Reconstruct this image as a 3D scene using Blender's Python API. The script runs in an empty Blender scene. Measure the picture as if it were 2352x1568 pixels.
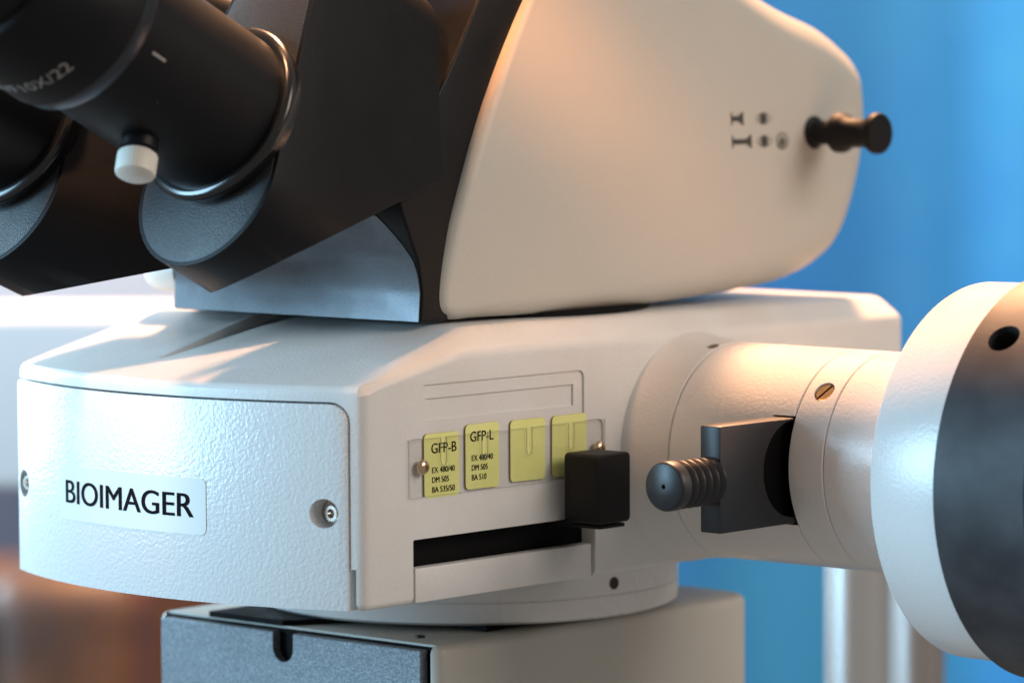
import bpy, bmesh, math, random
from mathutils import Vector, Matrix
random.seed(7)
S = 0.01                                   # everything below is written in centimetres
PI = math.pi
scn = bpy.context.scene
COL = scn.collection

# ------------------------------------------------------------------ camera
cam_d = bpy.data.cameras.new('camera'); cam = bpy.data.objects.new('camera', cam_d); COL.objects.link(cam)
scn.camera = cam
TH, PT, RL = math.radians(48), math.radians(4.2), math.radians(-0.3)
rh = Vector((math.sin(TH), math.cos(TH), 0)); fh = Vector((-math.cos(TH), math.sin(TH), 0))
fw = fh*math.cos(PT) + Vector((0, 0, -math.sin(PT))); up0 = fh*math.sin(PT) + Vector((0, 0, math.cos(PT)))
rt = rh*math.cos(RL) + up0*math.sin(RL); up = -rh*math.sin(RL) + up0*math.cos(RL)
M = Matrix((rt, up, -fw)).transposed().to_4x4()
M.translation = Vector((75.796, -72.115, 14.122))*S
cam.matrix_world = M
cam_d.sensor_width = 36; cam_d.lens = 36*9300/2352
cam_d.clip_start = 0.05; cam_d.clip_end = 50
cam_d.dof.use_dof = True; cam_d.dof.focus_distance = 1.038; cam_d.dof.aperture_fstop = 10.0
cam_d.dof.aperture_blades = 7

# ------------------------------------------------------------------ world + lamps
w = bpy.data.worlds.new('World'); scn.world = w; w.use_nodes = True
bg = w.node_tree.nodes['Background']; bg.inputs[0].default_value = (1.0, 0.93, 0.86, 1); bg.inputs[1].default_value = 0.19
CEN = Vector((3, 5, 5))*S
def area(name, d, dist, sx, sy, power, col, aim=(3, 5, 5)):
    l = bpy.data.lights.new(name, 'AREA'); l.shape = 'RECTANGLE'; l.size = sx*S; l.size_y = sy*S
    l.energy = power; l.color = col
    o = bpy.data.objects.new(name, l); COL.objects.link(o)
    a = Vector(aim)*S; dv = Vector(d).normalized()
    o.location = a + dv*dist*S
    o.rotation_euler = (-dv).to_track_quat('-Z', 'Y').to_euler()
    return o
# cool daylight window in front-left of the user side
area('window_light', (-0.86, -1.0, 0.25), 170, 72, 88, 33, (0.43, 0.75, 1.0))
# warm ceiling lamp behind and left
area('ceiling_lamp', (-0.40, 0.55, 1.05), 190, 26, 26, 115, (1.0, 0.50, 0.25))
# small warm desk lamp overhead, shining down between the eyepiece arms
l1 = area('desk_lamp', (-0.02, -0.30, 1.0), 62, 8, 8, 0.06, (1.0, 0.52, 0.27), aim=(-.7, 2.2, 6.2)); l1.data.spread = math.radians(22)
# added narrow warm spot, makes the glow on the viewing head front
l2 = area('head_glow_spot', (.27, -.80, .60), 62, 3, 3, 0.008, (1.0, 0.34, 0.08), aim=(4.4, 6.3, 16.0)); l2.data.spread = math.radians(5)
# dim room light from the camera side
area('room_light', (1.0, 0.32, 0.55), 230, 110, 110, 19, (1.0, 0.89, 0.80))
# added fill lights that brighten the background and the posts
area('background_fill', (-0.9, -0.35, 0.25), 130, 50, 80, 38, (0.60, 0.84, 1.0), aim=(-60, 70, 0))
area('curtain_light', (0.5, -0.6, 0.7), 120, 90, 90, 6.5, (0.85, 0.93, 1.0), aim=(-70, 140, 12))
scn.view_settings.view_transform = 'Standard'; scn.view_settings.look = 'None'
scn.view_settings.exposure = 0.42; scn.view_settings.gamma = 1; scn.view_settings.use_curve_mapping = False
scn.cycles.use_denoising = True

# ------------------------------------------------------------------ materials
def mat(name, col, rough=0.5, metal=0.0, bump=None, spec=0.5, noise_col=None, trans=0.0, coat=0.0, ior=None):
    """bump = (scale per metre, strength, distance cm, detail)"""
    m = bpy.data.materials.new(name); m.use_nodes = True
    nt = m.node_tree; b = nt.nodes['Principled BSDF']
    b.inputs['Base Color'].default_value = (*col, 1); b.inputs['Roughness'].default_value = rough
    b.inputs['Metallic'].default_value = metal; b.inputs['Specular IOR Level'].default_value = spec
    b.inputs['Transmission Weight'].default_value = trans; b.inputs['Coat Weight'].default_value = coat
    if ior: b.inputs['IOR'].default_value = ior
    tc = nt.nodes.new('ShaderNodeTexCoord')
    if metal < .9 and trans == 0:          # faint smudges: the gloss wanders a little
        n = nt.nodes.new('ShaderNodeTexNoise'); n.inputs['Scale'].default_value = 38; n.inputs['Detail'].default_value = 5; n.inputs['Distortion'].default_value = .6
        nt.links.new(tc.outputs['Object'], n.inputs['Vector'])
        q = nt.nodes.new('ShaderNodeMapRange'); q.inputs['From Min'].default_value = .3; q.inputs['From Max'].default_value = .7
        q.inputs['To Min'].default_value = max(.05, rough-.07); q.inputs['To Max'].default_value = rough+.09
        nt.links.new(n.outputs['Fac'], q.inputs['Value']); nt.links.new(q.outputs['Result'], b.inputs['Roughness'])
    if bump:
        prev = None
        for sc, st, di, de in (bump if isinstance(bump, list) else [bump]):
            n = nt.nodes.new('ShaderNodeTexNoise'); n.inputs['Scale'].default_value = sc; n.inputs['Detail'].default_value = de
            nt.links.new(tc.outputs['Object'], n.inputs['Vector'])
            bp = nt.nodes.new('ShaderNodeBump'); bp.inputs['Strength'].default_value = st; bp.inputs['Distance'].default_value = di*S
            nt.links.new(n.outputs['Fac'], bp.inputs['Height'])
            if prev: nt.links.new(prev.outputs['Normal'], bp.inputs['Normal'])
            prev = bp
        nt.links.new(prev.outputs['Normal'], b.inputs['Normal'])
    if noise_col:
        sc, c2, lo, hi = noise_col
        n = nt.nodes.new('ShaderNodeTexNoise'); n.inputs['Scale'].default_value = sc; n.inputs['Detail'].default_value = 4
        nt.links.new(tc.outputs['Object'], n.inputs['Vector'])
        r = nt.nodes.new('ShaderNodeMapRange'); r.inputs['From Min'].default_value = lo; r.inputs['From Max'].default_value = hi
        nt.links.new(n.outputs['Fac'], r.inputs['Value'])
        mx = nt.nodes.new('ShaderNodeMix'); mx.data_type = 'RGBA'
        mx.inputs['A'].default_value = (*col, 1); mx.inputs['B'].default_value = (*c2, 1)
        nt.links.new(r.outputs['Result'], mx.inputs['Factor']); nt.links.new(mx.outputs['Result'], b.inputs['Base Color'])
    return m
WHITE = mat('white_paint', (.74, .73, .715), .38, bump=[(1300, .55, .016, 2), (350, .2, .02, 1)], noise_col=(60, (.71, .695, .665), .4, .7))
COVER = mat('wrinkle_paint', (.74, .74, .735), .27, bump=[(1050, .55, .032, 1.5), (2200, .2, .010, 1)])
CYLW = mat('tube_paint', (.76, .745, .73), .24, bump=[(1000, .40, .018, 2), (2600, .5, .007, 1)])
SHELL = mat('shell_plastic', (.52, .505, .455), .42, bump=(1150, .42, .014, 2))
BLACK = mat('black_plastic', (.0045, .005, .0065), .44, spec=.22, bump=(2600, .35, .008, 2), noise_col=(650, (.10, .095, .09), .775, .80))
GRAIN = mat('grained_black', (.017, .018, .021), .46, bump=(2400, .9, .012, 3), noise_col=(2600, (.05, .054, .062), .5, .75))
MATTE = mat('matte_black', (.004, .004, .0045), .7, spec=.12)
RUBBER = mat('black_knob', (.008, .008, .009), .5, spec=.2, bump=(1500, .12, .006, 2))
STEELB = mat('blackened_steel', (.018, .019, .022), .38, spec=.45, bump=(700, .15, .008, 3))
ANOD = mat('anodised_collar', (.026, .026, .030), .55, metal=.15, bump=(900, .25, .006, 3), noise_col=(70, (.055, .055, .062), .35, .7))
FACE = mat('grey_front_plate', (.11, .125, .14), .42, metal=.3, bump=(1900, .5, .010, 2), noise_col=(1500, (.22, .24, .26), .4, .7))
BASEF = mat('grey_head_plate', (.10, .11, .125), .40, metal=.3, bump=(1900, .6, .010, 2), noise_col=(1500, (.12, .13, .145), .4, .7))
BRASS = mat('brass_screw', (.72, .48, .26), .25, metal=1.0, bump=(1200, .3, .004, 2))
SCREWB = mat('plated_screw', (.70, .52, .36), .2, metal=1.0)
STEEL = mat('steel_screw', (.60, .52, .46), .18, metal=1.0)
DARKH = mat('dark_hole', (.006, .006, .006), .7)
YELLOW = mat('yellow_card', (.86, .86, .34), .5, noise_col=(120, (.80, .81, .28), .35, .7))
CARDEDGE = mat('card_edge', (.28, .20, .07), .7)
PLATE = mat('name_label', (.72, .74, .72), .35)
INK = mat('black_ink', (.006, .006, .008), .8, spec=.08)
GREYINK = mat('grey_ink', (.05, .052, .045), .6)
WHITEINK = mat('white_ink', (.34, .32, .31), .6)
IVORY = mat('ivory_cap', (.74, .71, .64), .4, bump=(900, .1, .01, 2))
BAND = mat('satin_band', (.07, .078, .09), .3, metal=1.0)
GLOSSB = mat('gloss_black', (.010, .010, .011), .2, spec=.6)
CHROME = mat('chrome', (.80, .80, .80), .27, metal=1.0)
SATIN = mat('satin_steel', (.45, .42, .40), .35, metal=.9)
# clear acrylic
CLEAR = bpy.data.materials.new('clear_acrylic'); CLEAR.use_nodes = True
_nt = CLEAR.node_tree; _nt.nodes.clear()
_o = _nt.nodes.new('ShaderNodeOutputMaterial'); _m = _nt.nodes.new('ShaderNodeMixShader')
_t = _nt.nodes.new('ShaderNodeBsdfTransparent'); _t.inputs[0].default_value = (.992, .995, .993, 1)
_g = _nt.nodes.new('ShaderNodeBsdfGlossy'); _g.inputs['Roughness'].default_value = .08
_l = _nt.nodes.new('ShaderNodeLayerWeight'); _l.inputs['Blend'].default_value = .25
_m.inputs[0].default_value = .045; _nt.links.new(_t.outputs[0], _m.inputs[1]); _nt.links.new(_g.outputs[0], _m.inputs[2])
_nt.links.new(_m.outputs[0], _o.inputs[0])
CLEAREDGE = mat('acrylic_edge', (.42, .44, .45), .3, spec=.6); CLEAREDGE.node_tree.nodes['Principled BSDF'].inputs['Alpha'].default_value = .5

# ------------------------------------------------------------------ helpers
def finish(name, bm, m, parent=None, sharp=35, bevel=None, smooth=True):
    for v in bm.verts: v.co = v.co*S
    bmesh.ops.recalc_face_normals(bm, faces=bm.faces)
    me = bpy.data.meshes.new(name); bm.to_mesh(me); bm.free()
    for k in (m if isinstance(m, list) else [m]): me.materials.append(k)
    o = bpy.data.objects.new(name, me); COL.objects.link(o)
    if parent: o.parent = parent
    if bevel:
        md = o.modifiers.new('b', 'BEVEL'); md.width = bevel[0]*S; md.segments = bevel[1]
        md.limit_method = 'ANGLE'; md.angle_limit = math.radians(bevel[2] if len(bevel) > 2 else 30)
        md.use_clamp_overlap = True
        bake(o)
    shade(o, sharp, smooth)
    return o
def shade(o, sharp=35, smooth=True):
    me = o.data
    if smooth:
        for p in me.polygons: p.use_smooth = True
        me.set_sharp_from_angle(angle=math.radians(sharp))
def bake(o):
    bpy.context.view_layer.update()
    dg = bpy.context.evaluated_depsgraph_get(); dg.update()
    me = bpy.data.meshes.new_from_object(o.evaluated_get(dg))
    me.name = o.name; o.modifiers.clear(); o.data = me
def cut(o, cutters, op='DIFFERENCE', sharp=35, solver='EXACT'):
    tmp = []
    for bm in cutters:
        for v in bm.verts: v.co = v.co*S
        bmesh.ops.recalc_face_normals(bm, faces=bm.faces)
        me = bpy.data.meshes.new('cutter'); bm.to_mesh(me); bm.free()
        c = bpy.data.objects.new('cutter', me); COL.objects.link(c); tmp.append(c)
        md = o.modifiers.new('x', 'BOOLEAN'); md.object = c; md.operation = op; md.solver = solver
    bake(o)
    for c in tmp: bpy.data.objects.remove(c)
    shade(o, sharp)
def rounded(pts, r, seg=5):
    """round the corners of a 2-D polygon; r = number or list"""
    out = []; n = len(pts)
    for i in range(n):
        ri = r[i] if isinstance(r, (list, tuple)) else r
        p = Vector(pts[i]); a = (Vector(pts[i-1])-p); b = (Vector(pts[(i+1) % n])-p)
        la, lb = a.length, b.length; a.normalize(); b.normalize()
        if ri <= 0: out.append(tuple(p)); continue
        ang = a.angle(b)
        d = min(ri/math.tan(ang/2), la*.49, lb*.49); rr = d*math.tan(ang/2)
        c = p+(a+b).normalized()*(rr/math.sin(ang/2))
        s = p+a*d-c; e = p+b*d-c
        tot = s.angle(e); sg = 1 if s.cross(e) > 0 else -1
        for k in range(seg+1):
            t = tot*k/seg*sg
            out.append((c.x+s.x*math.cos(t)-s.y*math.sin(t), c.y+s.x*math.sin(t)+s.y*math.cos(t)))
    return out
def prism(poly, f0, f1, bm=None):
    """poly of 2-D points, f0/f1 map (u,v)->3-D for the two caps"""
    bm = bm or bmesh.new()
    a = [bm.verts.new(f0(u, v)) for u, v in poly]; b = [bm.verts.new(f1(u, v)) for u, v in poly]
    n = len(a)
    bm.faces.new(a); bm.faces.new(b[::-1])
    for i in range(n): bm.faces.new((a[i], b[i], b[(i+1) % n], a[(i+1) % n]))
    return bm
def px(poly, x0, x1, bm=None): return prism(poly, lambda u, v: (x0, u, v), lambda u, v: (x1, u, v), bm)   # (y,z) outline along x
def pz(poly, z0, z1, bm=None): return prism(poly, lambda u, v: (u, v, z0), lambda u, v: (u, v, z1), bm)   # (x,y) outline along z
def py(poly, y0, y1, bm=None): return prism(poly, lambda u, v: (u, y0, v), lambda u, v: (u, y1, v), bm)   # (x,z) outline along y
def rect(u0, u1, v0, v1): return [(u0, v0), (u1, v0), (u1, v1), (u0, v1)]
def lathe(prof, o, ax, seg=96, bm=None, knurl=None):
    """prof = [(d, r)] along axis ax from point o"""
    bm = bm or bmesh.new(); o = Vector(o); ax = Vector(ax).normalized()
    t = Vector((0, 0, 1)) if abs(ax.z) < .9 else Vector((1, 0, 0))
    e1 = ax.cross(t).normalized(); e2 = ax.cross(e1)
    rings = []
    for k, (d, r) in enumerate(prof):
        if r <= 1e-6: rings.append([bm.verts.new(o+ax*d)]); continue
        ring = []
        for i in range(seg):
            a = 2*PI*i/seg
            rr = r*(1-knurl[2]*(i % 2)) if knurl and knurl[0] <= k <= knurl[1] else r
            ring.append(bm.verts.new(o+ax*d+(e1*math.cos(a)+e2*math.sin(a))*rr))
        rings.append(ring)
    for a, b in zip(rings, rings[1:]):
        if len(a) == 1 and len(b) == 1: continue
        for i in range(seg):
            j = (i+1) % seg
            if len(a) == 1: bm.faces.new((a[0], b[i], b[j]))
            elif len(b) == 1: bm.faces.new((a[i], b[0], a[j]))
            else: bm.faces.new((a[i], b[i], b[j], a[j]))
    for r_, f in ((rings[0], 1), (rings[-1], -1)):
        if len(r_) > 1: bm.faces.new(r_[::f])
    return bm
def cyl(o, ax, r, h, seg=48, bm=None): return lathe([(0, r), (h, r)], o, ax, seg, bm)
def empty(name, loc, label=None, cat=None, group=None):
    o = bpy.data.objects.new(name, None); COL.objects.link(o); o.location = Vector(loc)*S
    o.empty_display_size = .02
    tag(o, label, cat, group); return o
def tag(o, label=None, cat=None, group=None, kind=None):
    if label: o['label'] = label
    if cat: o['category'] = cat
    if group: o['group'] = group
    if kind: o['kind'] = kind
    return o
def text_mesh(name, lines, fmap, m, parent=None, bold=False):
    """lines = [(string, u0, v0, width, cap height)] each fitted into its box; fmap (u,v)->3-D"""
    bm = bmesh.new()
    lines = [(s, u0+d_, v0+e_, wd, ht) for s, u0, v0, wd, ht in lines for d_, e_ in (((-.007, 0), (.007, .004)) if bold else ((0, 0),))]
    for s, u0, v0, wd, ht in lines:
        cu = bpy.data.curves.new('t', 'FONT'); cu.body = s; cu.resolution_u = 6; cu.offset = 0
        to = bpy.data.objects.new('t', cu); COL.objects.link(to)
        bpy.context.view_layer.update()
        dg = bpy.context.evaluated_depsgraph_get()
        me = bpy.data.meshes.new_from_object(to.evaluated_get(dg))
        xs = [v.co.x for v in me.vertices]
        cap = .729
        x0, x1 = min(xs), max(xs)
        vs = [bm.verts.new(fmap(u0+(v.co.x-x0)/(x1-x0)*wd, v0+v.co.y/cap*ht)) for v in me.vertices]
        for p in me.polygons:
            try: bm.faces.new([vs[i] for i in p.vertices])
            except ValueError: pass
        bpy.data.objects.remove(to); bpy.data.curves.remove(cu)
    return finish(name, bm, m, parent, smooth=False)

# ------------------------------------------------------------------ background setting
def wall_panel(name, x0, x1, y, z0, z1, m, depth=6): 
    return finish(name, pz(rect(x0, x1, y, y+depth), z0, z1), m)
# frame used for things behind the microscope: a = to the right of the view, b = away from the camera
CX, CY = 75.8, -72.1
def V(a, b, z): return (CX + rh.x*a + fh.x*b, CY + rh.y*a + fh.y*b, z)
def bprism(poly, z0, z1): return prism(poly, lambda a, b: V(a, b, z0), lambda a, b: V(a, b, z1))
BLUE = mat('blue_curtain', (.004, .125, .40), .8, noise_col=(2.2, (.018, .20, .40), .42, .64))
GREYW = mat('pale_wall', (.30, .335, .38), .8)
# curtain with soft folds
bm = bmesh.new(); N = 160; fr, bk = [], []
for i in range(N+1):
    a = -3 + 75*i/N
    b = 255 + 2.6*math.sin(a*.25+2.2) + .7*math.sin(a*.52+.6)
    fr.append([bm.verts.new(V(a, b, z)) for z in (-70, 70)]); bk.append([bm.verts.new(V(a, b+.4, z)) for z in (-70, 70)])
for i in range(N):
    bm.faces.new((fr[i][0], fr[i+1][0], fr[i+1][1], fr[i][1])); bm.faces.new((bk[i][0], bk[i][1], bk[i+1][1], bk[i+1][0]))
    for k in (0, 1): bm.faces.new((fr[i][k], bk[i][k], bk[i+1][k], fr[i+1][k]))
for i in (0, N): bm.faces.new((fr[i][0], fr[i][1], bk[i][1], bk[i][0]))
tag(finish('curtain', bm, BLUE), 'bright blue curtain with soft folds filling the right background', 'curtain')
tag(finish('wall', bprism(rect(-90, 90, 275, 281), -90, 90), GREYW), kind='structure')

# white box with a warm-lit top behind the left end
WB = mat('white_box', (.66, .70, .74), .5)
tag(finish('storage_box', bprism(rect(-30, -10.6, 168, 175), -4.3, 3.05), WB, bevel=(.5, 3)),
    'blurred white box behind the left end of the microscope', 'box')
DK = mat('dark_blue_lacquer', (.035, .045, .075), .5)
tag(finish('cabinet', bprism(rect(-60, 10, 262, 270), -70, -5.6), DK, bevel=(.6, 3)),
    'dark blue grey cabinet, low and blurred, behind the white box', 'cabinet')
LEATH = mat('brown_leather', (.11, .050, .022), .45, bump=(90, .3, .2, 3), noise_col=(9, (.035, .018, .012), .4, .6))
ch = empty('armchair', V(-32, 235, -70), 'blurred brown leather armchair at the lower left', 'chair')
def cush(a0, a1, b0, b1, z0, z1, r):
    o = finish('c', bprism(rect(a0, a1, b0, b1), z0, z1), LEATH, bevel=(r, 5)); return o
def relink(o, name, parent):
    o.name = name; o.data.name = name; mw = o.matrix_world.copy(); o.parent = parent
    o.matrix_parent_inverse = Matrix.Translation(-parent.location); return o
for a0, a1 in ((-44, -31.6), (-31.4, -21.5)):
    relink(cush(a0, a1, 235, 246, -36, -16.4, 2.6), 'back_cushion', ch)
relink(cush(-48, -18, 247, 253, -70, -17.5, 1.5), 'backrest', ch)
relink(cush(-46, -20, 210, 246, -50, -37, 3), 'seat', ch)
for a0, a1 in ((-54, -46.5), (-21.0, -19.2)):
    relink(cush(a0, a1, 208, 253, -70, -30, .8), 'armrest', ch)

# steel posts behind the lamp arm
for (x, y, r, m, lab, top) in ((-5.3, 35.1, 1.08, CHROME, 'polished steel post directly below the white lamp arm', -.8), (-5.6, 38.9, .92, SATIN, 'satin brown grey steel post, right of the polished one', -.9)):
    p = tag(finish('steel_post', lathe([(0, r), (34+top, r), (34.15+top, r-.15)], (x, y, -34), (0, 0, 1), 64), m), lab, 'post', 'steel posts behind the microscope')

# ------------------------------------------------------------------ microscope
mic = empty('microscope', (-.7, 11, -9), 'white and black laboratory microscope head with eyepieces and a fluorescence lamp arm', 'microscope')
mic_loc = mic.location.copy()
def own(o, parent=None):
    """parent keeping the place (all meshes are written in world centimetres)"""
    parent = parent or mic
    o.parent = parent
    if parent is mic: o.matrix_parent_inverse = Matrix.Translation(-mic_loc)
    return o
XC, XR, XL, RA = -.6, 5.9, -7.1, 14.83
def arc(x, off=0): return -1.5+RA-math.sqrt((RA+off)**2-(x-XC)**2)     # off > 0 = proud of the body

# --- illuminator housing
bm = bmesh.new(); n = 36
bx = [XL+(XR-XL)*i/n for i in range(n+1)]
b = [bm.verts.new((x, arc(x), 0)) for x in bx]; t = [bm.verts.new((x, arc(x), 5.6)) for x in bx]
RX, LX = 5.05, -6.62
r = [bm.verts.new((LX+(RX-LX)*i/n, 4.7, 6.84)) for i in range(n+1)]
BR = bm.verts.new((XR, 3.5, 6.28)); BL = bm.verts.new((XL, 3.5, 6.28))
ER = bm.verts.new((XR, 22.5, 6.22)); EL = bm.verts.new((XL, 22.5, 6.22))
TR = bm.verts.new((RX, 22.5, 6.78)); TL = bm.verts.new((LX, 22.5, 6.78))
FR = bm.verts.new((XR, 22.5, 0)); FL = bm.verts.new((XL, 22.5, 0))
for i in range(n):
    bm.faces.new((b[i], b[i+1], t[i+1], t[i])); bm.faces.new((t[i], t[i+1], r[i+1], r[i]))
bm.faces.new(b[::-1]+[FL, FR]); bm.faces.new((b[n], FR, ER, BR, t[n])); bm.faces.new((b[0], t[0], BL, EL, FL))
bm.faces.new((t[n], BR, r[n])); bm.faces.new((BR, ER, TR, r[n])); bm.faces.new((t[0], r[0], BL)); bm.faces.new((BL, r[0], TL, EL))
bm.faces.new(r+[TR, TL]); bm.faces.new((FR, FL, EL, TL, TR, ER))
body = finish('illuminator_housing', bm, WHITE, bevel=(.26, 4, 14))
# cutters
def curved_plate(x0, x1, z0, z1, rad, off_in, off_out, seg=6, step=.35):
    poly = rounded(rect(x0, x1, z0, z1), rad, seg)
    # densify along x
    out = []
    for i, p in enumerate(poly):
        q = poly[(i+1) % len(poly)]; k = max(1, int(abs(q[0]-p[0])/step))
        for j in range(k): out.append((p[0]+(q[0]-p[0])*j/k, p[1]+(q[1]-p[1])*j/k))
    # strips so the faces follow the arc
    bm = bmesh.new()
    xs = sorted(set(round(p[0], 4) for p in out))
    def span(x):
        zs = []
        m_ = len(out)
        for i in range(m_):
            p, q = out[i], out[(i+1) % m_]
            if min(p[0], q[0])-1e-6 <= x <= max(p[0], q[0])+1e-6:
                if abs(q[0]-p[0]) < 1e-6: zs += [p[1], q[1]]
                else: zs.append(p[1]+(q[1]-p[1])*(x-p[0])/(q[0]-p[0]))
        return min(zs), max(zs)
    cols = []
    for x in xs:
        a, b_ = span(x)
        cols.append([bm.verts.new((x, arc(x, off_out), a)), bm.verts.new((x, arc(x, off_out), b_)),
                     bm.verts.new((x, arc(x, off_in), b_)), bm.verts.new((x, arc(x, off_in), a))])
    for c, d in zip(cols, cols[1:]):
        for k in range(4): bm.faces.new((c[k], d[k], d[(k+1) % 4], c[(k+1) % 4]))
    bm.faces.new(cols[0]); bm.faces.new(cols[-1][::-1])
    return bm
c_cover = curved_plate(-7.5, 5.56, -1, 5.24, [0, 0, .5, .01], -.5, .8)
c_gap = curved_plate(5.3, 5.68, -1, 1.05, 0, -.5, .8)
c_slot = px(rounded(rect(1.74, 8.78, -.6, 1.64), .04, 2), 4.2, 7)
c_rec = px(rounded([(2.1, 2.7), (9.12, 2.7), (9.12, 4.17), (8.35, 4.17), (8.35, 5.54), (2.1, 5.54)], [.01, .01, .2, .18, .2, .12]), 5.84, 7)
c_in = px(rect(2.3, 7.98, 4.62, 5.18), 5.78, 7)
c_win = px(rounded(rect(1.52, 9.12, 2.7, 4.2), .2), 5.852, 7)
c_chan = bmesh.new()
prism([(-2.25, .55), (-2.05, .42), (-1.85, .42), (-1.72, .6), (-1.50, 3.6), (-1.1, 4.7), (.4, 7.5), (-3.4, 7.5), (-2.85, 3.6)], lambda u, v: (u+(.30 if u < -2.15 else 0), v, 5.80+.16*v), lambda u, v: (u, v, 9), c_chan)
cut(body, [c_cover, c_gap, c_slot, c_rec, c_in, c_win, c_chan], sharp=18, solver='MANIFOLD')
own(body)
# inside of the slot: black block standing in for the shade
own(finish('slot_shade_block', px(rect(1.5, 9.0, .02, 1.75), 1.0, 5.42), MATTE), None)
# lower insert plate in the slot
own(finish('slot_cover', px(rect(1.86, 8.68, .01, .90), 5.5, 5.86), WHITE, bevel=(.05, 2)))

# --- front cover with wrinkle finish
cov = finish('front_cover', curved_plate(-7.08, 5.50, .012, 5.18, [.01, .01, .45, .25], -.40, .035), COVER)
bv = cov.modifiers.new('b', 'BEVEL'); bv.width = .05*S; bv.segments = 2; bv.limit_method = 'ANGLE'; bv.angle_limit = math.radians(40); bake(cov)
cut(cov, [cyl((4.92, -3, 2.44), (0, 1, 0), .37, 8, 40), cyl((-6.60, -3, 2.40), (0, 1, 0), .37, 8, 40)])
own(cov)
def cap_screw(x, z, y):
    bm = lathe([(0, .24), (.0, .24), (-.16, .24), (-.20, .20), (-.20, .12), (-.06, .11), (-.06, 0)], (x, y, z), (0, 1, 0), 32)
    return own(finish('cover_screw', bm, STEEL, sharp=30), cov)
cap_screw(4.98, 2.43, arc(4.98)+.33); cap_screw(-6.60, 2.40, arc(-6.6)+.30)
for x, z in ((4.92, 2.44), (-6.60, 2.40)):
    own(finish('screw_well', lathe([(0, .40), (.05, .40)], (x, arc(x)+.36, z), (0, 1, 0), 32), WHITE), cov)
# name label following the curve
np_ = finish('name_label', curved_plate(-4.22, 1.62, 1.72, 3.17, .17, .02, .050, step=.2), PLATE); own(np_)
def on_arc(u, v): return (u, arc(u, .056), v)
bio = text_mesh('lettering', [('BIOIMAGER', -3.90+d_, 2.16, 5.12, .64) for d_ in (-.018, 0, .018)], on_arc, INK); own(bio, np_)

# --- filter window, screws
def notch(y, w=.11, z1=4.185, z0=3.62):
    out = []
    out += [(y+w, z1), (y+w, z0)]
    for k in range(1, 8):
        a = -PI*k/8
        out.append((y+w*math.cos(a), z0+w*1.5*math.sin(a)))
    out += [(y-w, z0), (y-w, z1)]
    return out
zt = 4.185
poly = [(1.54, 2.72), (9.10, 2.72), (9.10, zt)]
for y in (7.76, 6.10, 4.38, 2.83): poly += notch(y)
poly += [(1.54, zt)]
def win_mesh(x0, x1):
    bm = px(poly, x0, x1)
    for f in bm.faces:
        if abs(f.normal.x) < .5 and len(f.verts) == 4: f.material_index = 1
    return bm
bm = px(poly, 5.925, 5.99)
bm.normal_update()
for f in bm.faces:
    if len(f.verts) == 4 and abs(f.normal.x) < .5: f.material_index = 1
win = finish('filter_window', bm, [CLEAR, CLEAREDGE], smooth=False); own(win)
def pan_screw(y, z, x=5.99, r=.20):
    bm = lathe([(-.08, r*.55), (0, r*.55), (0, r), (.04, r), (.10, r*.8), (.13, r*.45), (.135, 0)], (x, y, z), (1, 0, 0), 28)
    o = finish('window_screw', bm, SCREWB, sharp=50)
    cr = [px(rect(y-.10, y+.10, z-.022, z+.022), x+.07, x+.3), px(rect(y-.022, y+.022, z-.10, z+.10), x+.07, x+.3)]
    cut(o, cr); own(o, win)
pan_screw(2.0, 3.48); pan_screw(8.83, 3.43)

# --- yellow filter cards behind the window
cards = [(2.17, 3.47, 2.66, 4.29, 'yellow card lettered GFP-B, leftmost behind the clear window', [('GFP-B', .26, 1.12, .93, .27), ('EX 480/40', .28, .62, .84, .155), ('DM 505', .28, .37, .62, .155), ('BA 535/50', .28, .12, .84, .155)]),
         (3.72, 5.0, 2.75, 4.42, 'yellow card lettered GFP-L, second from the left', [('GFP-L', .17, 1.22, .88, .27), ('EX 480/40', .22, .72, .80, .155), ('DM 505', .22, .47, .60, .155), ('BA 510', .22, .22, .55, .155)]),
         (5.42, 6.78, 2.79, 4.41, 'blank yellow card in full view, right of the GFP-L card', None),
         (7.06, 8.44, 2.80, 4.40, 'blank yellow card with its lower corner behind the black slider knob', None)]
for y0, y1, z0, z1, lab, tx in cards:
    e = empty('filter_card', (5.86, (y0+y1)/2, z0), lab, 'card', 'yellow filter cards')
    jit = [(random.uniform(-.012, .012), random.uniform(-.012, .012)) for _ in range(4)]
    pl = rounded([(p[0]+j[0], p[1]+j[1]) for p, j in zip(rect(y0, y1, z0, z1), jit)], .13)
    bm = px(pl, 5.862, 5.905); bm.normal_update()
    for f in bm.faces:
        if len(f.verts) == 4: f.material_index = 1
    o = finish('card_body', bm, [YELLOW, CARDEDGE], smooth=False); o.parent = e; o.matrix_parent_inverse = Matrix.Translation(-e.location)
    if tx:
        tl = text_mesh('lettering', [(s, y0+u, z0+v, wd, ht) for s, u, v, wd, ht in tx], lambda u, v: (5.909, u, v), INK, bold=True)
        tl.parent = e; tl.matrix_parent_inverse = Matrix.Translation(-e.location)

# --- filter slider with its square knob
sl = own(finish('filter_slider', px(rect(7.3, 8.30, 1.50, 1.60), 4.4, 7.35), RUBBER, bevel=(.03, 2)))
own(finish('slider_knob', px(rounded(rect(7.08, 8.42, 1.64, 3.47), .14, 4), 6.28, 7.45), RUBBER, bevel=(.06, 3)), sl)
own(finish('slider_rail', px(rect(6.2, 8.7, .92, 1.40), 4.3, 4.5), MATTE, bevel=(.03, 2)), sl)

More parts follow.
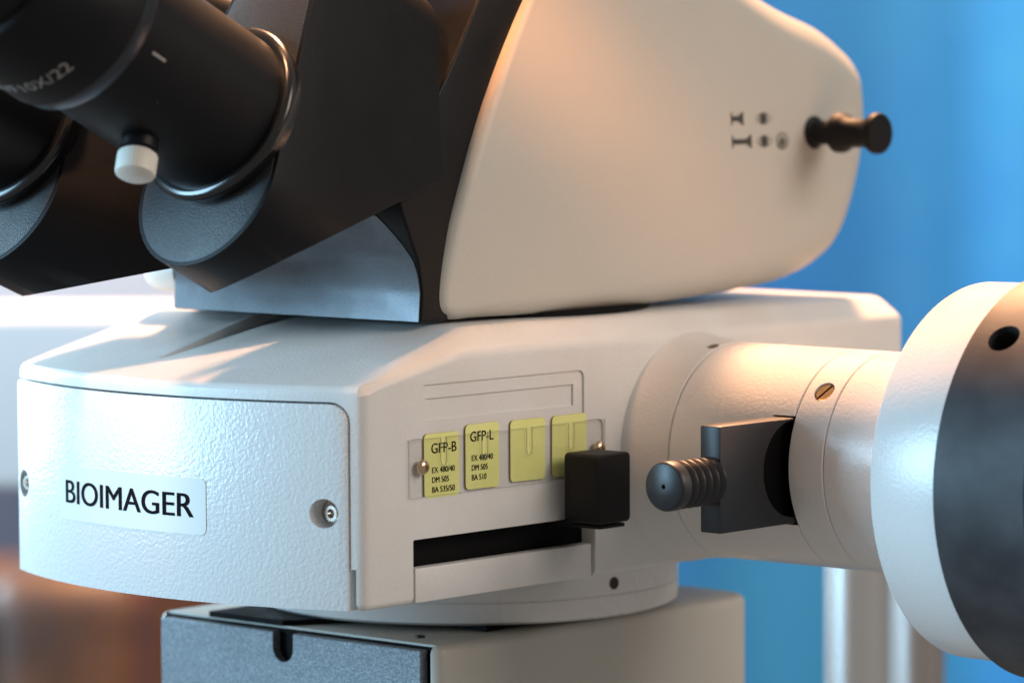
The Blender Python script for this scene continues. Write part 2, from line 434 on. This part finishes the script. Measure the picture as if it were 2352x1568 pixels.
# --- lamp arm: boss, tube, collar
AY, AZ = 12.95, 3.15
def ax(x0, prof, seg=128): return lathe([(d-x0, r_) for d, r_ in prof], (x0, AY, AZ), (1, 0, 0), seg)
bossO = finish('arm_boss', ax(5.5, [(5.5, 3.13), (5.9, 3.13), (5.98, 3.11), (6.1, 3.08), (6.35, 3.03), (6.65, 2.98), (7.0, 2.95), (7.33, 2.93), (7.36, 2.90), (7.36, 2.80)]), WHITE, sharp=40); own(bossO)
tube = finish('lamp_tube', ax(7.36, [(7.36, 2.8), (7.375, 2.88), (7.42, 2.915), (9, 2.91), (11.34, 2.90), (11.365, 2.875), (11.365, 2.7)]), CYLW, sharp=40)
cut(tube, [px(rect(6, 14, 1.63, 4.48), 10.66, 12)]); own(tube)
# slot lining
own(finish('slot_lining', px(rect(10.62, 15.5, 1.66, 4.46), 10.58, 10.65), MATTE), tube)
collar = finish('tube_collar', ax(11.39, [(11.39, 2.7), (11.39, 2.875), (11.415, 2.90), (12.48, 2.90), (12.505, 2.875), (12.505, 2.84), (12.53, 2.84), (12.53, 2.875), (12.555, 2.90), (15.5, 2.90)]), CYLW, sharp=40)
sa = math.radians(137)                                   # brass screw position round the collar
sd = Vector((0, math.cos(sa), math.sin(sa)))
sc = Vector((11.97, AY, AZ))+sd*2.90
cut(collar, [cyl(sc-sd*.25, sd, .30, .6, 36)]); own(collar)
bs = finish('set_screw', lathe([(-.3, .27), (-.07, .27), (-.04, .25), (-.04, 0)], sc, sd, 36), BRASS)
tang = sd.cross(Vector((1, 0, 0))).normalized(); dr = (tang*.86+Vector((1, 0, 0))*.5).normalized(); pr = dr.cross(sd)
bm = prism([(-.4, -.035), (.4, -.035), (.4, .035), (-.4, .035)], lambda u, v: sc+dr*u+pr*v-sd*.16, lambda u, v: sc+dr*u+pr*v+sd*.2)
cut(bs, [bm]); own(bs, collar)
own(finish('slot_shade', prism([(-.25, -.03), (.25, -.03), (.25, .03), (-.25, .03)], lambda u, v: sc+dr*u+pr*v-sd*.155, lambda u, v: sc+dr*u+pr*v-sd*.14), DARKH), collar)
# small hidden set screw hole on top of the boss seam
own(finish('set_screw', lathe([(-.1, .16), (.02, .16), (.02, 0)], (7.15, AY-.75, AZ+2.83), (0, -.25, .97), 20), mat('old_brass', (.16, .11, .05), .5, metal=.6)), tube)

# --- field slider plate and threaded knob
pl = finish('slider_plate', px(rect(7.34, 13.5, 1.69, 4.43), 10.68, 11.345), STEELB, bevel=(.04, 2))
cut(pl, [cyl((11.08, 10.35, 3.12), (1, 0, 0), 1.26, 2, 64)]); own(pl)
own(finish('recess_lining', cyl((11.075, 10.35, 3.12), (1, 0, 0), 1.24, .01, 48), MATTE), pl)
prof = [(0, 0), (0, .06), (-.12, .06)]
prof = [(.12, 0), (.12, .055), (0, .06), (0, .57), (.03, .61), (.09, .635), (.36, .635), (.40, .60)]
d = .42
for k in range(5):
    prof += [(d, .53), (d+.06, .46), (d+.12, .53), (d+.17, .60), (d+.22, .62), (d+.27, .60)]; d += .28
prof += [(d, .5), (1.95, .5)]
own(finish('threaded_knob', lathe(prof, (11.0, 5.50, 3.03), (0, 1, 0), 64), STEELB, sharp=40), pl)

# --- flange and lamp housing collar
own(finish('white_flange', ax(15.44, [(15.44, 2.5), (15.44, 4.70), (15.47, 4.79), (15.55, 4.83), (17.55, 4.86), (17.6, 4.80), (17.6, 4)], 160), CYLW, sharp=30))
lc = finish('lamp_collar', ax(17.6, [(17.6, 2), (17.6, 5.10), (17.66, 5.17), (20.28, 5.12), (20.36, 5.05), (20.36, 4.7), (20.55, 4.62), (20.55, 4.9), (20.7, 4.95), (23.5, 4.95), (23.5, 2)], 160), ANOD, sharp=30)
ha = math.radians(133.5); hd = Vector((0, math.cos(ha), math.sin(ha))); hc = Vector((18.60, AY, AZ))+hd*5.1
cut(lc, [cyl(hc-hd*1.2, hd, .42, 2.5, 40)]); own(lc)
own(finish('hole_lining', lathe([(0, .415), (1.0, .415), (1.0, .40), (.02, .40), (.02, 0)], hc-hd*1.12, hd, 40), DARKH), lc)

# --- objective turret ring and stand arm below
own(finish('turret_ring', lathe([(0, 5.0), (0, 5.75), (.08, 5.88), (.30, 5.9), (.58, 5.9), (.61, 5.86), (.64, 5.9), (1.28, 5.9), (1.32, 5.5)], (-.7, 10.95, -1.33), (0, 0, 1), 160), CYLW, sharp=35))
rh_a = math.radians(-5.5); rd = Vector((math.cos(rh_a), math.sin(rh_a), 0)); rc = Vector((-.7, 10.95, -.40))+rd*5.9
own(finish('ring_hole', lathe([(-.2, .17), (.010, .17), (.012, .15), (.004, .12), (.004, 0)], rc, rd, 28), mat('dark_disc', (.07, .045, .045), .7, spec=.1)))  # flat dark disc marks the hole in the ring
AXL, AXR, AYF, AYB = -6.18, 4.5, 4.0, 17.7
plan = rounded([(AXL, AYF+.16), (AXR, AYF+.16), (AXR, AYB), (AXL, AYB)], [.35, .35, 1.3, 1.3], 8)
arm = finish('stand_arm', pz(plan, -9, -1.50), SHELL, bevel=(.22, 4, 50))
cut(arm, [py(rect(-5.95, 4.2, -12, -1.2), 3, 4.38)])
own(arm)
fpl = finish('front_plate', py(rounded([(-5.90, -9), (3.98, -9), (3.98, -1.62), (-5.90, -1.62)], [0, 0, .06, .06], 2), 4.02, 4.30), FACE, bevel=(.04, 2))
cut(fpl, [py(rounded(rect(-1.50, -.72, -2.42, -.5), [.38, .38, .01, .01], 8), 3, 6)], sharp=8); own(fpl)
own(finish('plate_backing', py(rect(-5.93, 4.18, -9, -1.56), 4.33, 4.37), MATTE))
# dark dovetail slide under the housing
own(finish('dovetail_rail', pz([(-4.2, 4.25), (-1.35, 4.25), (.4, 7.0), (3.6, 7.0), (3.6, 14), (-4.2, 14)], -1.495, -1.34), MATTE))
own(finish('arm_screw', lathe([(0, .14), (.05, .14), (.06, .10), (.02, .06), (.02, 0)], (2.9, 5.15, -1.50), (0, 0, 1), 20), STEELB), arm)

# --- viewing head: dovetail disc, core, shell
own(finish('dovetail_disc', lathe([(0, 5.1), (.06, 5.15), (.15, 5.1), (.17, 4.6)], (-.6, 10.8, 6.82), (0, 0, 1), 128), MATTE, sharp=60))
prof = [(4.10, 6.92), (4.16, 7.7), (4.02, 8.5), (3.65, 9.3), (3.35, 10.0), (3.4, 10.8), (4.1, 11.9), (5.15, 13.3), (6.4, 15.3), (7.6, 17.6), (11, 17.6), (9.9, 16), (8.2, 14), (6.1, 10), (5.4, 7.6), (5.15, 7.05), (5.2, 6.92)]
core = finish('head_core', px(prof, -5.35, 4.0), BLACK, bevel=(.10, 3, 50)); own(core)
# grey front face let into the core
zz = [6.98, 7.4, 7.7, 8.0, 8.5, 8.9, 9.3]; 
def cy_(z):
    P_ = prof[:6]
    for (y0, z0), (y1, z1) in zip(P_, P_[1:]):
        if z0 <= z <= z1: return y0+(y1-y0)*(z-z0)/(z1-z0)
    return P_[0][0]
bm = bmesh.new(); NX = 20; g = []
for j in range(15):
    z = 6.95+2.75*j/14; row = []
    xr = 3.93 - (0 if z < 8.0 else .9*((z-8.0)/1.7)**2)
    for i in range(NX+1):
        x = -5.28+(xr+5.28)*i/NX
        row.append((bm.verts.new((x, cy_(z)-.03, z)), bm.verts.new((x, cy_(z)+.02, z))))
    g.append(row)
for j in range(14):
    for i in range(NX):
        bm.faces.new([g[j][i][0], g[j][i+1][0], g[j+1][i+1][0], g[j+1][i][0]]); bm.faces.new([g[j][i][1], g[j+1][i][1], g[j+1][i+1][1], g[j][i+1][1]])
for j in range(14):
    for i in (0, NX): bm.faces.new([g[j][i][0], g[j+1][i][0], g[j+1][i][1], g[j][i][1]])
for i in range(NX):
    for j in (0, 14): bm.faces.new([g[j][i][0], g[j][i+1][0], g[j][i+1][1], g[j][i][1]])
own(finish('core_front', bm, BASEF, sharp=40), core)

# cream shell: outline (y,z,rounding radius), rounded towards the side faces
OUT = [(4.74, 7.46, .35), (5.02, 8.93, .35), (5.4, 10.05, .35), (6.45, 12.54, .35), (8.05, 15.29, .35), (9.5, 17.3, .5), (11.0, 18.2, .9), (13.2, 18.1, 1.2), (16.2, 16.75, 1.4),
       (19.34, 15.22, 1.4), (21.09, 14.72, 1.4), (22.42, 14.11, 1.4), (23.33, 13.47, 1.4), (23.74, 12.74, 1.4), (23.8, 11.9, 1.4), (23.61, 11.01, 1.4), (23.34, 10.11, 1.4), (22.94, 9.23, 1.4), (22.34, 8.42, 1.4),
       (21.44, 7.82, 1.4), (20.04, 7.37, 1.4), (18.01, 7.15, 1.2), (13.38, 6.95, .8), (9.13, 6.92, .6), (6.39, 6.95, .45), (5.2, 6.98, .35)]
def cr(P, sub=5):
    out = []; n_ = len(P)
    for i in range(n_):
        a, b_, c, d_ = (Vector(P[(i+k-1) % n_]) for k in range(4))
        for k in range(sub):
            t_ = k/sub
            out.append(.5*((2*b_)+(c-a)*t_+(2*a-5*b_+4*c-d_)*t_*t_+(3*b_-a-3*c+d_)*t_**3))
    return out
ol = cr(OUT)
nO = len(ol)
for _ in range(5):
    ol = [p if p.y < 10 and p.x < 8 else (ol[i-1]+p*2+ol[(i+1) % nO])/4 for i, p in enumerate(ol)]
cen = Vector((sum(p.x for p in ol)/nO, sum(p.y for p in ol)/nO))
nrm = []
for i in range(nO):
    tgt = (ol[(i+1) % nO].xy-ol[i-1].xy).normalized(); nn = Vector((-tgt.y, tgt.x))
    if nn.dot(cen-ol[i].xy) < 0: nn = -nn
    nrm.append(nn)
for _ in range(4):
    nrm = [(nrm[i-1]+nrm[i]*2+nrm[(i+1) % nO]).normalized() for i in range(nO)]
ol = [Vector((p.x-(.52*p.z*max(0, -n_.x) if p.x > 12 else 0), p.y, p.z)) for p, n_ in zip(ol, nrm)]
def shell_w(y, z): return 4.05+.55*(1-math.exp(-max(0, y-5)/5))-.05*max(0, z-11)+.16*(1-((z-11)/5)**2)
bm = bmesh.new(); rings = []
def ring_at(kind, t_, sgn):
    row = []
    for i in range(nO):
        p = ol[i].xy; rr = max(.3, ol[i].z)
        if kind == 0:
            a = t_*PI/2; q = p+nrm[i]*rr*(1-math.cos(a)); pe = p+nrm[i]*rr; x = shell_w(pe.x, pe.y)-rr+rr*math.sin(a)
        else:
            p2 = p+nrm[i]*rr; q = p2+(cen-p2)*t_
            x = shell_w(q.x, q.y)
        row.append(bm.verts.new((XC+(x-XC)*1.0 if sgn > 0 else XC-(x-XC), q.x, q.y)))
    return row
seqR = [ring_at(0, k/7, 1) for k in range(8)]+[ring_at(1, k/10, 1) for k in range(1, 10)]
seqL = [ring_at(0, k/7, -1) for k in range(8)]+[ring_at(1, k/10, -1) for k in range(1, 10)]
allr = seqL[::-1]+seqR
for A, B in zip(allr, allr[1:]):
    for i in range(nO): bm.faces.new((A[i], A[(i+1) % nO], B[(i+1) % nO], B[i]))
for row in (allr[0], allr[-1]):
    c = bm.verts.new(sum((v.co for v in row), Vector())/nO)
    for i in range(nO): bm.faces.new((row[i], row[(i+1) % nO], c))
shell = finish('head_shell', bm, SHELL, sharp=60); own(shell)
sw = lambda y, z: shell_w(y, z)+.12
# printed symbols: prism-position pictograms, eyes and camera port
def flat(name, polys, f, m, parent):
    bm = bmesh.new()
    for p in polys:
        vs = [bm.verts.new(f(u, v)) for u, v in p]; bm.faces.new(vs)
    return own(finish(name, bm, m, smooth=False), parent)
def on_shell(u, v): 
    return (surf(u, v)+.015, u, v)
bpy.context.view_layer.update()
from mathutils.bvhtree import BVHTree
tree = BVHTree.FromPolygons([v.co.copy() for v in shell.data.vertices], [tuple(p.vertices) for p in shell.data.polygons])
def surf(u, v):
    h = tree.ray_cast(Vector((30, u, v))*S, Vector((-1, 0, 0)))
    return h[0].x/S if h[0] else 4.5
def disc(cu, cv, a, b_, n_=28): return [(cu+a*math.cos(2*PI*k/n_), cv+b_*math.sin(2*PI*k/n_)) for k in range(n_)]
def ringp(cu, cv, a, b_, wdt, f=None, n_=32):
    out = []
    for k in range(n_):
        a0, a1 = 2*PI*k/n_, 2*PI*(k+1)/n_
        out.append([(cu+a*math.cos(a0), cv+b_*math.sin(a0)), (cu+a*math.cos(a1), cv+b_*math.sin(a1)),
                    (cu+(a-wdt)*math.cos(a1), cv+(b_-wdt)*math.sin(a1)), (cu+(a-wdt)*math.cos(a0), cv+(b_-wdt)*math.sin(a0))])
    return out
def eye(cu, cv, w_=.36, h_=.17):
    out = []
    n_ = 16
    def lid(t_, s, off): return (cu+(-1+2*t_)*(w_-off), cv+s*(h_-off)*math.sin(PI*t_))
    for s in (1, -1):
        for k in range(n_):
            t0, t1 = k/n_, (k+1)/n_
            out.append([lid(t0, s, 0), lid(t1, s, 0), lid(t1, s, .03), lid(t0, s, .03)])
    return out+[disc(cu, cv, .16, .135)]
Y0 = -.55
polys = []
def pict(u, v, L, polys):
    h = .15
    polys.append([(u, v-h*1.2), (u+.05, v-h*1.2), (u+.05, v+h*1.2), (u, v+h*1.2)])
    polys.append([(u+.05, v-h*.5), (u+L-.22, v-h*.45), (u+L-.22, v+h*.45), (u+.05, v+h*.5)])
    polys.append([(u+L-.22, v-h*.7), (u+L-.10, v-h*.8), (u+L-.10, v-h*1.15), (u+L, v-h*1.3), (u+L, v+h*1.3), (u+L-.10, v+h*1.15), (u+L-.10, v+h*.8), (u+L-.22, v+h*.7)])
SYU, SYV = 16.08, 11.99
pict(SYU, SYV+.01, .54, polys); pict(SYU, SYV-.63, .86, polys)
polys += eye(SYU+1.43, SYV); polys += eye(SYU+1.43, SYV-.64)
polys += ringp(SYU+2.23, SYV-.65, .27, .24, .035)+ringp(SYU+2.23, SYV-.68, .17, .16, .03)+[disc(SYU+2.23, SYV-.68, .09, .10)]
flat('printed_symbols', polys, on_shell, GREYINK, shell)
# light-path pull knob
ky, kz = 19.80, 11.55
kx = surf(ky, kz)-.1
own(finish('pull_knob', lathe([(0, .40), (.06, .47), (.13, .47), (.2, .36), (.30, .34), (.85, .34), (.88, .50), (.93, .56), (1.12, .57), (1.22, .54), (1.38, .42), (1.9, .40), (2.12, .44), (2.22, .56), (2.27, .585), (2.42, .585), (2.47, .55), (2.47, 0)], (kx, ky, kz), (1, 0, 0), 64), RUBBER, sharp=40))
# white lever end on the far side of the core
own(finish('white_lever', lathe([(0, 0), (.02, .3), (.12, .48), (.35, .58), (.8, .62), (1.4, .6), (1.4, 0)], (-6.75, 4.7, 7.95), (1, 0, 0), 40), IVORY, sharp=60))

# --- eyepiece housings, tubes, eyepieces
EA = math.radians(27); U_ = Vector((0, -math.cos(EA), math.sin(EA))); E2 = Vector((0, math.sin(EA), math.cos(EA))); E1 = Vector((1, 0, 0))
def hull(c0, r0, c1, r1, n_=40):
    """outline of two circles and their common tangents, along v"""
    d_ = c1-c0; a = math.asin((r0-r1)/d_); out = []
    for k in range(n_+1):
        t_ = PI-(-a) + (PI-2*a)*k/n_ if False else (PI - a) + (PI+2*a)*k/n_
        out.append((r0*math.cos(t_), c0+r0*math.sin(t_)))
    for k in range(n_+1):
        t_ = a + (PI-2*a)*k/n_
        out.append((r1*math.cos(t_), c1+r1*math.sin(t_)))
    return out
def eye_unit(xo, side, widen=0):
    Q = Vector((xo, -2.61, 12.88 + (0 if side > 0 else -.30)))
    def F(e1, e2, s): return Q+E1*e1+E2*e2+U_*s
    sec = hull(-1.72, 2.28, 4.6, 1.25)
    hs = finish('eyepiece_housing', prism(sec, lambda u, v: F(u, v, -1.4), lambda u, v: F(u+(widen*(1+u/2.28)/2 if widen else 0), v, -10)), BLACK)
    yz = rounded([(-14, -3), (1.2, 8.6), (4.6, 10.05), (4.72, 12.5), (5.9, 19), (-14, 22)], [0, 0, .9, 2, 0, 0], 8)
    # sloping underside
    np3 = Vector((-.345, -.311, .99)) if side > 0 else Vector((-.16, -.10, 1.0)); np3.normalize()
    k0 = Vector((xo-(.8 if side > 0 else 0), -1.78, 7.74 if side > 0 else 7.50))
    ta = Vector((1, 0, 0)); ta = (ta-np3*ta.dot(np3)).normalized(); tb_ = np3.cross(ta)
    big = prism(rect(-14, 14, -14, 14), lambda u, v: k0+ta*u+tb_*v, lambda u, v: k0+ta*u+tb_*v-np3*12)
    cut(hs, [big])
    cut(hs, [px(yz, xo-6, xo+6)], 'INTERSECT')
    md = hs.modifiers.new('b', 'BEVEL'); md.width = .22*S; md.segments = 4; md.limit_method = 'ANGLE'; md.angle_limit = math.radians(50); bake(hs); shade(hs, 35)
    own(hs)
    own(finish('housing_face', prism([(u*.94, -1.72+(v+1.72)*.955) for u, v in sec], lambda u, v: F(u, v, -1.42), lambda u, v: F(u, v, -1.385)), GRAIN, bevel=(.02, 2, 60)), hs)
    tb = finish('eyepiece_tube', lathe([(-1.5, 2.1), (-.8, 2.11), (3.9, 2.11)], Q, U_, 128), BLACK, sharp=40); own(tb)
    own(finish('tube_collar', lathe([(-1.45, 2.28), (-1.22, 2.31), (-1.14, 2.37), (-1.05, 2.40), (-.96, 2.38), (-.89, 2.30), (-.86, 2.20), (-.86, 2.1)], Q, U_, 128), GLOSSB, sharp=60), tb)
    ph = math.radians(15); rd_ = -E2*math.cos(ph)+E1*math.sin(ph)
    tk = Q+U_*1.55+rd_*2.0
    own(finish('lock_stem', lathe([(0, .46), (.32, .46), (.36, .38), (.62, .38)], tk, rd_, 40), BLACK), tb)
    own(finish('thumb_screw', lathe([(.42, .3), (.42, .44), (.46, .50), (.94, .50), (.98, .48), (1.03, .40), (1.04, 0)], tk, rd_, 64, knurl=(2, 3, .08)), IVORY, sharp=60), tb)
    own(finish('index_mark', prism(rect(-.03, .03, -.28, .18), lambda u, v: Q+U_*(3.2+v)+(E1*math.cos(math.radians(-14+u*30))+E2*math.sin(math.radians(-14+u*30)))*2.10, lambda u, v: Q+U_*(3.2+v)+(E1*math.cos(math.radians(-14+u*30))+E2*math.sin(math.radians(-14+u*30)))*2.118), WHITEINK), tb)
    ep = finish('eyepiece', lathe([(3.88, 2.0), (3.9, 2.30), (4.0, 2.36), (4.32, 2.36), (4.34, 2.2)], Q, U_, 128), BAND, sharp=40); own(ep)
    own(finish('diopter_ring', lathe([(4.33, 1.9), (4.35, 2.38), (4.42, 2.44), (7.2, 2.44), (7.3, 2.36), (7.35, 2.2), (9.6, 2.15), (10.2, 1.9), (10.25, 0)], Q, U_, 128), BLACK, sharp=40), ep)
    def onring(u, v):
        a = math.radians(-62)-u/2.45
        return Q+U_*v+(E1*math.cos(a)+E2*math.sin(a))*2.448
    # lettering runs round the ring
    def onring2(u, v):
        a = math.radians(-115)+u/2.45
        return Q+U_*(6.4-v if False else 5.15+v)+(E1*math.cos(a)+E2*math.sin(a))*2.452
    tx = text_mesh('lettering', [('HWF10X/22', 0, 0, 2.9, .36)], onring2, WHITEINK); own(tx, ep)
eye_unit(2.6, 1)
eye_unit(-5.3, -1, 7.0)
